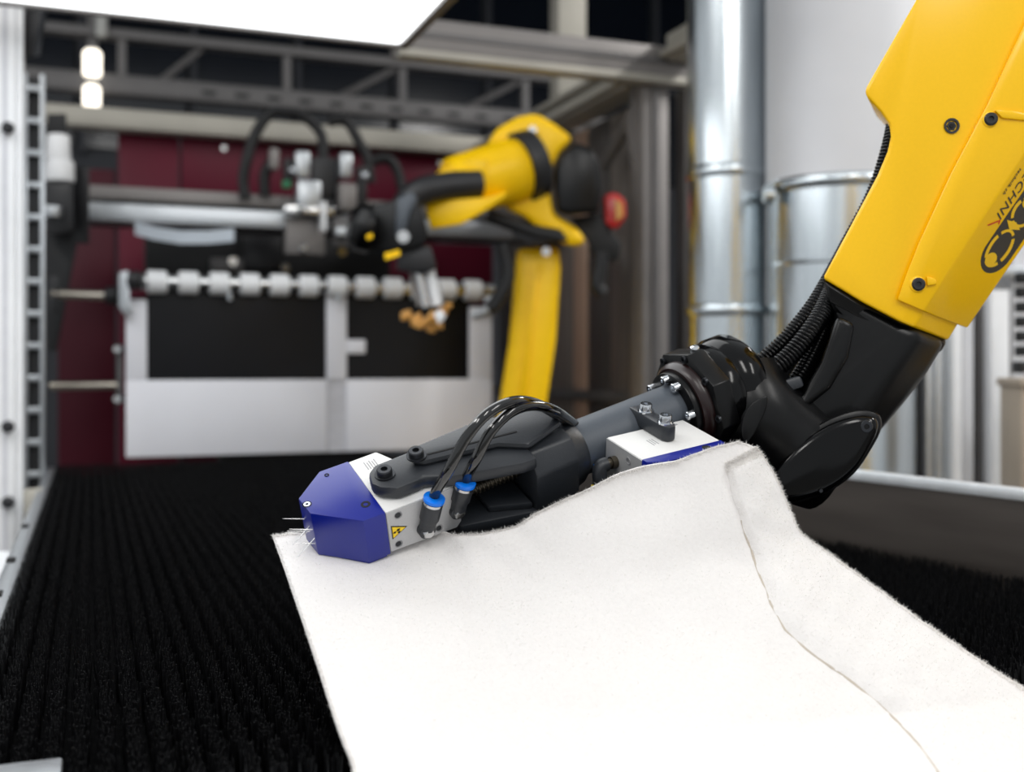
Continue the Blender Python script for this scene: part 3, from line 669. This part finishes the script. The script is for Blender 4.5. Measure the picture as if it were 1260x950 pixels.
for P, r in (([(900, 474, 1.235), (935, 448, 1.235), (968, 418, 1.235), (998, 382, 1.24), (1018, 350, 1.25), (1046, 298, 1.27), (1076, 240, 1.27), (1094, 186, 1.27), (1104, 140, 1.28)], .0105),
             ([(912, 486, 1.21), (942, 462, 1.205), (972, 438, 1.205), (1000, 404, 1.21), (1018, 372, 1.23), (1030, 340, 1.26)], .0115),
             ([(960, 492, 1.23), (985, 462, 1.23), (1005, 425, 1.24), (1022, 385, 1.25)], .0105)):
    obj('corrugated_hose', corrugated([at(*p) for p in P], r), 'black_gloss', rob, ang=60)

# --- tool body (black printed bracket)
body = obj('tool_hub', join(prism([T(150, w, n) for w, n in [(-24, -8), (-10, 12), (36, 12), (52, -4), (52, -50), (36, -66), (-12, -66), (-24, -54)]], A_*.05)), 'black_plastic', rob, .003)
ob('hub_cone', [(198, 40), (216, 35), (224, 29.5)], 'black_plastic', 36)
obj('tool_plate', tprism([(0, 28), (4, 44), (14, 52), (60, 53), (120, 53), (152, 52), (152, -24), (136, -23), (70, -4), (46, 10), (40, 8), (18, 8), (5, 18)], 1, 16), 'black_plastic', rob, .004)
obj('plate_ridge', tprism([(44, 30), (50, 48), (118, 52), (170, 44), (196, 30), (196, 4), (150, -10), (126, 8), (54, 22)], 15, 24), 'black_plastic', rob, .005)
obj('plate_groove', tprism([(60, 27), (60, 29), (150, 14), (150, 12)], 23.5, 24.6), 'hole', rob)
obj('lower_plate', tprism([(74, -2), (74, 50), (152, 52), (152, -24)], -66, -52), 'black_plastic', rob, .003)
obj('inner_wall', tbox(76, 150, 34, 50, -52, 2), 'black_plastic', rob, .002)
obj('channel_rib', tprism([(108, 0), (148, -18), (148, 34), (108, 34)], -52, -44), 'black_plastic', rob, .002)
for a in (16, 50):
    z = 16 if a < 30 else 24
    c = T(a, 32, z)
    obj('plate_washer', lathe(c, Nn, [(0, .0098), (.0015, .0098), (.0015, .006)], 24), 'bolt_black', rob)
    obj('plate_bolt', lathe(c, Nn, [(.001, .0074), (.0065, .0074), (.0075, .0066), (.0075, .0034), (.004, .0034)], 24), 'bolt_black', rob)
sp = []
for k in range(140):
    a = k/140*11*2*math.pi; sp.append(T(96+k/140*50, 12+6.2*math.cos(a), -24+6.2*math.sin(a)))
obj('spring', tube(sp, .0011, 6), 'spring_dark', rob)
obj('spring_rod', cyl(T(84, 12, -24), T(150, 12, -24), .0052, n=14), 'spring_dark', rob)
sn = (Nn*.97+Wd*.24).normalized(); sx = A_.cross(sn).normalized()
obj('tube_slot', prism([tl(221)+A_*(.0105*math.cos(k*.3142))+sx*(.0058*math.sin(k*.3142))+sn*.0275 for k in range(20)], sn*.0019), 'hole', rob)

# --- needle gripper, left
g = obj('needle_gripper', tprism([(0, 0), (76, 0), (76, 50), (48, 50), (34, 80), (30, 88), (0, 88)], -49, 0), 'white_block', rob, .0012)
g['label'] = 'white and blue needle gripper block at the tip'
obj('side_plate', prism([T(0.5, -1, -49), T(71, -1, -52), T(76, -1, -46), T(76, -1, -10), T(70, -1, -1), T(.5, -1, -1)], Wd*.001), 'block_side', g)
obj('blue_cap', tprism([(0, -.6), (-22, 0), (-60, 36), (-62, 62), (-30, 89), (-6, 88.6), (0, 88.6)], -52, .6), 'blue', g, .0008)
obj('cap_shoe', tprism([(-3, 2), (-22, 2), (-58, 37), (-60, 60), (-20, 86), (-3, 86)], -56, -52), 'blue', g, .0008)
for a, w, r, m in ((-26, 80, 2.4, 'hole'), (-58, 50, 3.2, 'bolt_steel'), (-11, 20, 4.6, 'hole')):
    obj('cap_hole', lathe(T(a, w, .3), Nn, [(0, r/1000), (.0006, r/1000), (.0006, r*.5/1000), (.0002, r*.5/1000)], 20, True), m, g)
obj('cap_hole', lathe(T(-58, 50, .4), Nn, [(0, .0045), (.0003, .0045)], 20), 'hole', g)
for a, n in ((12, -8), (9, -43), (52, -44)):
    obj('side_hole', lathe(T(a, -1, n), -Wd, [(0, .0042), (.0004, .0042), (.0004, .0036), (-.0004, .0034)], 20), 'print_grey', g)
    obj('side_hole', lathe(T(a-.6, -1.2, n+.6), -Wd, [(0, .003), (.0003, .003)], 18), 'bolt_black', g)
def tri(c, s, lift): return [T(c[0]+x*s, -1-lift, c[1]+z*s) for x, z in ((-.36, .58), (-.36, -.58), (.75, .05))]
obj('warning_sign', prism(tri((8.5, -26), 14.5, .3), Wd*.0003), 'hole', g)
obj('warning_field', prism(tri((8.5, -26), 11.8, .6), Wd*.0003), 'warn_yellow', g)
for x, z, s in ((6.2, -26.5, 1.6), (10, -25, 2.0), (10.5, -28, 1.6)):
    obj('warning_symbol', prism([T(x-s, -1.9, z-s*.5), T(x+s*.4, -1.9, z-s*.7), T(x+s, -1.9, z+s*.5), T(x-s*.5, -1.9, z+s*.6)], Wd*.0003), 'hole', g)
for k in range(5):
    obj('printed_line', tbox(12+k*2.6, 13+k*2.6, 66, 66+13-2*(k % 2), .05, .15), 'print_grey', g)
for i in range(9):
    w = 38+2.9*(i % 3)*3; n = -22-9*(i//3)
    up = (-1 if i % 2 else 1)
    obj('needle', cyl(T(-58, w, n), T(-80, w+(9 if up > 0 else -10), n+(4 if up > 0 else -6)), .0006, .0003, n=6), 'steel', g)
# fittings and air tubes
def fitting(px, py, ptop, w):
    r = Vector(at(px, py, 1)-C0); P0 = T(0, w, 0); tt = (P0-C0).dot(Wd)/r.dot(Wd); c = C0+r*tt
    obj('banjo_bolt', lathe(c+Wd*.004, -Wd, [(-.010, .0062), (.006, .0062), (.0075, .005)], 6), 'steel', g)
    obj('banjo_body', lathe(c+Wd*.012, -Wd, [(0, .0085), (.012, .0085)], 22), 'black_plastic', g, .001)
    Zc = (c-C0).dot(FW); top = at(ptop[0], ptop[1], Zc-.016); d = (top-c).normalized(); L = (top-c).length
    obj('fitting_sleeve', lathe(c+Wd*.004, d, [(.002, .0078), (.012, .0082), (.014, .0096), (L-.004, .0098)], 24), 'black_plastic', g)
    obj('fitting_ring', lathe(c+Wd*.004, d, [(L-.004, .0095), (L-.001, .0095)], 24), 'steel', g)
    obj('release_collar', lathe(c+Wd*.004, d, [(L-.001, .0085), (L+.0005, .0105), (L+.0035, .0105), (L+.0045, .0085), (L+.0045, .006)], 24), 'blue_clip', g)
    return c+Wd*.004+d*(L), d
e1, d1 = fitting(527, 655, (536, 619), -9)
e2, d2 = fitting(565, 631, (574, 599), -6)
Zs = (tl(220)-C0).dot(FW)-.004
obj('air_tube', tube(spline([e1-d1*.008, e1+d1*.01]+[at(x, y, z) for x, y, z in ((553, 577, 1.0), (573, 540, .995), (600, 509, 1.0), (632, 494, 1.02), (660, 497, 1.05), (684, 510, 1.085), (704, 523, Zs+.014))], 10), .0052, 14), 'black_tube', rob)
obj('air_tube', tube(spline([e2-d2*.008, e2+d2*.01]+[at(x, y, z) for x, y, z in ((587, 563, 1.015), (604, 531, 1.01), (629, 507, 1.02), (656, 499, 1.04), (684, 506, 1.07), (710, 524, Zs+.014))], 10), .0052, 14), 'black_tube', rob)

# --- needle gripper, right
a2 = cv((.876, .166, .453)).normalized(); c2 = cv((.483, -.302, -.822)); c2 = (c2-a2*c2.dot(a2)).normalized(); n2 = c2.cross(a2).normalized()
if n2.z < 0: n2 = -n2
O2 = at(747, 538, 1.12)
def G(a, c, n): return O2+a2*(a/1000)+c2*(c/1000)+n2*(n/1000)
def gprism(pts, n0, n1): return prism([G(a, c, n0) for a, c in pts], n2*((n1-n0)/1000))
g2 = obj('needle_gripper', gprism([(0, 0), (96, 0), (96, 62), (0, 62)], -46, 0), 'white_block', rob, .0012)
g2['label'] = 'white and blue needle gripper beside the tool tube, half under the towel'
obj('side_plate', prism([G(-.8, 0, -46), G(-.8, 62, -46), G(-.8, 62, -1), G(-.8, 0, -1)], a2*.001), 'block_side', g2)
obj('blue_cap', gprism([(-.6, 62), (96.6, 62), (96, 70), (80, 77), (16, 77), (0, 70)], -49, .6), 'blue', g2, .0008)
obj('cap_hole', lathe(G(72, 70, .4), n2, [(0, .0045), (.0005, .0045)], 20), 'hole', g2)
for a, c, l in ((34, 26, 14), (37, 26, 12), (40, 26, 13), (70, 10, 10), (74, 10, 8)): obj('printed_line', gprism([(a-4, c), (a-3, c), (a-3, c+l), (a-4, c+l)], .05, .15), 'print_grey', g2)
obj('printed_line', gprism([(66, 6), (80, 2), (84, 8), (70, 13)], .05, .12), 'print_grey', g2)
obj('side_hole', lathe(G(-1, 40, -10), -a2, [(0, .004), (.0005, .004), (.0005, .003), (0, .003)], 18), 'print_grey', g2)
obj('connector_plug', lathe(G(-1, 18, -20), -a2, [(0, .0065), (.006, .0065), (.006, .005), (.012, .005)], 18), 'spring_dark', g2)
obj('connector_elbow', tube(spline([G(-12, 18, -20), G(-18, 18, -21), G(-21, 19, -26), G(-21, 21, -36), G(-20, 22, -46)], 5), .0075, 14), 'black_plastic', g2)
obj('cable_tag', prism([G(-30, 18, -40), G(-26, 22, -38), G(-20, 26, -60), G(-25, 22, -62)], n2*.001), 'tag_yellow', g2)
obj('warning_sign', prism([G(-1.2, 44, -22), G(-1.2, 56, -22), G(-1.2, 50, -33)], a2*.0004), 'warn_yellow', g2)
obj('release_collar', lathe(G(-14, 8, -30), n2, [(0, .006), (.005, .006)], 16), 'blue_clip', g2)
# mounting bar over the right gripper
obj('mount_bar', gprism([(42, -24), (58, -24), (58, 36), (54, 42), (46, 42), (42, 36)], 1, 17), 'black_plastic', rob, .002)
for c in (-4, 30):
    p = G(50, c, 17)
    obj('mount_washer', lathe(p, n2, [(0, .0085), (.0014, .0085), (.0014, .005)], 24), 'bolt_steel', rob)
    obj('mount_bolt', lathe(p, n2, [(.001, .0065), (.008, .0065), (.009, .0058), (.009, .003), (.005, .003)], 24), 'bolt_steel', rob)

# ================================================================== towel
def depth_n(px, py, n):
    r = at(px, py, 1)-C0; P0 = T(0, 0, n)-C0; return P0.dot(Nn)/r.dot(Nn)
top = [(335, 659, depth_n(335, 659, -56)), (358, 656, depth_n(358, 656, -57)), (400, 654, depth_n(400, 654, -58)), (460, 648, depth_n(460, 648, -58)), (520, 646, depth_n(520, 646, -60)),
       (556, 658, 1.06), (590, 657, 1.055), (620, 651, 1.052), (638, 646, 1.052), (655, 633, 1.055), (690, 616, 1.052), (720, 603, 1.05), (760, 583, 1.045), (790, 574, 1.043), (830, 568, 1.043), (850, 560, 1.047), (880, 549, 1.055), (908, 543, 1.065)]
right = [(908, 543, 1.065), (930, 549, 1.07), (950, 576, 1.07), (970, 620, 1.065), (985, 657, 1.06), (1010, 673, 1.058), (1060, 709, 1.042), (1130, 761, 1.022), (1200, 808, 1.003), (1262, 850, .99), (1300, 876, .99), (1322, 930, .93), (1335, 1030, .85)]
left = [(335, 659, top[0][2]), (350, 700, 1.03), (368, 752, .97), (390, 818, .91), (411, 885, .86), (430, 945, .805), (438, 985, .772)]
bot = [(438, 985, .772), (700, 1000, .74), (1000, 1015, .765), (1335, 1030, .85)]
crease = [(892, 570), (896, 590), (905, 622), (925, 682), (945, 737), (965, 776), (1000, 806), (1050, 840), (1090, 873), (1130, 915), (1158, 955), (1185, 1005)]
def poly(P, n):
    P = np.array(P, float); d = np.r_[0, np.cumsum(np.hypot(*np.diff(P[:, :2], axis=0).T))]; d /= d[-1]; s = np.linspace(0, 1, n)
    return np.stack([np.interp(s, d, P[:, k]) for k in range(P.shape[1])], 1)
NS, NT = 150, 120
# the top line of the sheet runs only to the fold; u follows it
cT, cB, cL, cR = poly(top, NS), poly(bot, NS), poly(left, NT), poly(right, NT)
def smooth1(A, k=2):
    for _ in range(k): A[1:-1] = (A[:-2]+2*A[1:-1]+A[2:])/4
    return A
for A in (cT, cR): smooth1(A, 3)
u = np.linspace(0, 1, NS)[None, :, None]; v = np.linspace(0, 1, NT)[:, None, None]
Cn = (1-v)*cT[None]+v*cB[None]+(1-u)*cL[:, None]+u*cR[:, None]-((1-u)*(1-v)*cT[0]+u*(1-v)*cT[-1]+(1-u)*v*cB[0]+u*v*cB[-1])
def w3(A):
    Z = A[..., 2:3]; xn = (A[..., 0:1]-CX)/F*Z; yn = (CY-A[..., 1:2])/F*Z
    return np.array(C0)+xn*np.array(RT)+yn*np.array(UP)+Z*np.array(FW)
SV = w3(Cn)                                        # NT x NS x 3
def normals(G):
    du = np.gradient(G, axis=1); dv = np.gradient(G, axis=0); n = np.cross(dv, du); n /= np.linalg.norm(n, axis=2, keepdims=True)+1e-12
    return n if n[..., 2].mean() > 0 else -n
NM = normals(SV)
if NM[..., 2].mean() < 0: NM = -NM
px, py = Cn[..., 0], Cn[..., 1]
vv = np.linspace(0, 1, NT)[:, None]; uu = np.linspace(0, 1, NS)[None]
wv = .0012*np.sin(px/37+py/61+1.3*np.sin(py/55))+.0008*np.sin(py/23-px/80)+.0005*np.sin(px/15+py/29)
edge = np.minimum(1, vv*9)*np.minimum(1, uu*10)*np.minimum(1, (1-uu)*10)
dent = -.010*np.exp(-(((px-690)/120)**2+((py-885)/30)**2)) -.006*np.exp(-(((px-620)/60)**2+((py-690)/25)**2)) +.005*np.exp(-(((px-760)/150)**2+((py-650)/40)**2))
SV = SV+NM*((wv+dent)*edge)[..., None]
fl_ = .861-.25*np.maximum(0, .79-SV[..., 1]); SV[..., 2] = fl_+.007*np.log1p(np.exp(np.clip((SV[..., 2]-fl_)/.007, -40, 40)))
# hanging flap beyond the table's front edge
last = SV[-1]; flap = []
dirf = np.array((0, -1.0, 0))
for k in range(1, 9): flap.append(last+np.array((0, -.004*k, -.03*k)))
SVx = np.concatenate([SV, np.array(flap)]); R_, Cc = SVx.shape[:2]
NX = np.concatenate([NM]+[NM[-1:]]*8)
def sheet(Gd, Nm, th):
    r, c = Gd.shape[:2]; V = np.concatenate([Gd.reshape(-1, 3), (Gd-Nm*th).reshape(-1, 3)]); n = r*c; Fc = []
    for i in range(r-1):
        for j in range(c-1):
            a = i*c+j; Fc.append((a, a+1, a+c+1, a+c)); Fc.append((a+n, a+c+n, a+c+1+n, a+1+n))
    for i in range(r-1):
        for j in (0, c-1): a = i*c+j; Fc.append((a, a+c, a+c+n, a+n) if j == 0 else (a+c, a, a+n, a+c+n))
    for j in range(c-1):
        for i in (0, r-1): a = i*c+j; Fc.append((a+1, a, a+n, a+1+n) if i == 0 else (a, a+1, a+1+n, a+n))
    return [tuple(x) for x in V.tolist()], Fc
tw = thing('towel', tuple(SV[60, 70]), 'white terry towel draped from the needle grippers over the brush table', 'towel')
obj('terry_sheet', sheet(SVx, NX, .0026), 'towel', tw, ang=70)
# folded border lying on the sheet between the crease and the right hand edge
NH, NW = 90, 14
cc = smooth1(poly(crease, NH), 4); rr = smooth1(poly(right[1:-1]+[(1330, 1000, .87)], NH), 2)
rel_ = SV-np.array(C0); zz_ = rel_@np.array(FW); Cn = np.stack([CX+F*(rel_@np.array(RT))/zz_, CY-F*rel_[..., 2]/zz_, zz_], -1)
flat_px = Cn.reshape(-1, 3); flat_w = SV.reshape(-1, 3); flat_n = NM.reshape(-1, 3)
def on_sheet(x, y):
    d = (flat_px[:, 0]-x)**2+(flat_px[:, 1]-y)**2; k = np.argpartition(d, 4)[:4]; w = 1/(d[k]+.5)
    return (flat_px[k, 2]*w).sum()/w.sum()
HG = np.zeros((NH, NW, 3))
for i in range(NH):
    for j in range(NW):
        s = j/(NW-1); x = cc[i, 0]*(1-s)+rr[i, 0]*s; y = cc[i, 1]*(1-s)+rr[i, 1]*s
        lift = .0105*min(1, math.sin(min(1, s*4)*math.pi/2)*1.0) * (1-.5*max(0, (s-.55)/.45))
        fl = 1.3-.5*min(1, i/(NH*.45))
        HG[i, j] = (x, y, on_sheet(min(x, 1330), y) - lift*fl*(.35 if i < 2 else 1))
HW = w3(HG); HN = normals(HW)
if HN[..., 2].mean() < 0: HN = -HN
bmp = .0005*np.sin(HG[..., 0]/7+HG[..., 1]/11)+.0005*np.sin(HG[..., 1]/6-HG[..., 0]/13)
HW = HW+HN*bmp[..., None]*np.minimum(1, np.arange(NH)/6)[:, None, None]
obj('folded_border', sheet(HW, HN, .0026), 'towel', tw, ang=70)
# thin tube with the shade of the crease put into its darker colour
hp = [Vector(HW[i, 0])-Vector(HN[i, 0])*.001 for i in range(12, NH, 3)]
obj('crease_shade_line', tube(hp, .0016, 6), 'crease_shade', tw)
# terry pile
def pile(Gd, Nm, count, ln_, lean=.5, rows=None, cols=None, seed=1):
    r = np.random.default_rng(seed); R, Cn_ = Gd.shape[:2]
    i = r.uniform(*(rows or (0, R-1.01)), count); j = r.uniform(*(cols or (0, Cn_-1.01)), count)
    i0, j0 = i.astype(int), j.astype(int); fi, fj = (i-i0)[:, None], (j-j0)[:, None]
    P = (Gd[i0, j0]*(1-fi)*(1-fj)+Gd[i0+1, j0]*fi*(1-fj)+Gd[i0, j0+1]*(1-fi)*fj+Gd[i0+1, j0+1]*fi*fj)
    d = Nm[i0, j0]+r.normal(0, lean, (count, 3)); d /= np.linalg.norm(d, axis=1, keepdims=True)
    s = np.cross(d, r.normal(0, 1, (count, 3))); s /= np.linalg.norm(s, axis=1, keepdims=True)
    L = ln_*r.uniform(.5, 1.2, (count, 1))
    return np.stack([P-s*.00032-d*.0004, P+s*.00032-d*.0004, P+d*L], 1).reshape(-1, 3)
PL = [pile(SV, NM, 26000, .0015, seed=2), pile(HW, HN, 7000, .0018, seed=3),
      pile(SV, NM, 4200, .004, .7, rows=(0, 1.0), seed=4), pile(SV, NM, 1800, .003, .8, cols=(0, .6), seed=5),
      pile(SV, NM, 2500, .004, .8, cols=(NS-2.2, NS-1.01), seed=6), pile(HW, HN, 2500, .004, .8, cols=(NW-1.4, NW-1.01), seed=7), pile(HW, HN, 1800, .004, .8, rows=(0, 2), seed=8)]
PV = np.concatenate(PL); o = obj('terry_pile', (PV.tolist(), np.arange(len(PV)).reshape(-1, 3).tolist()), 'fibre', tw, recalc=False); o['kind'] = 'stuff'
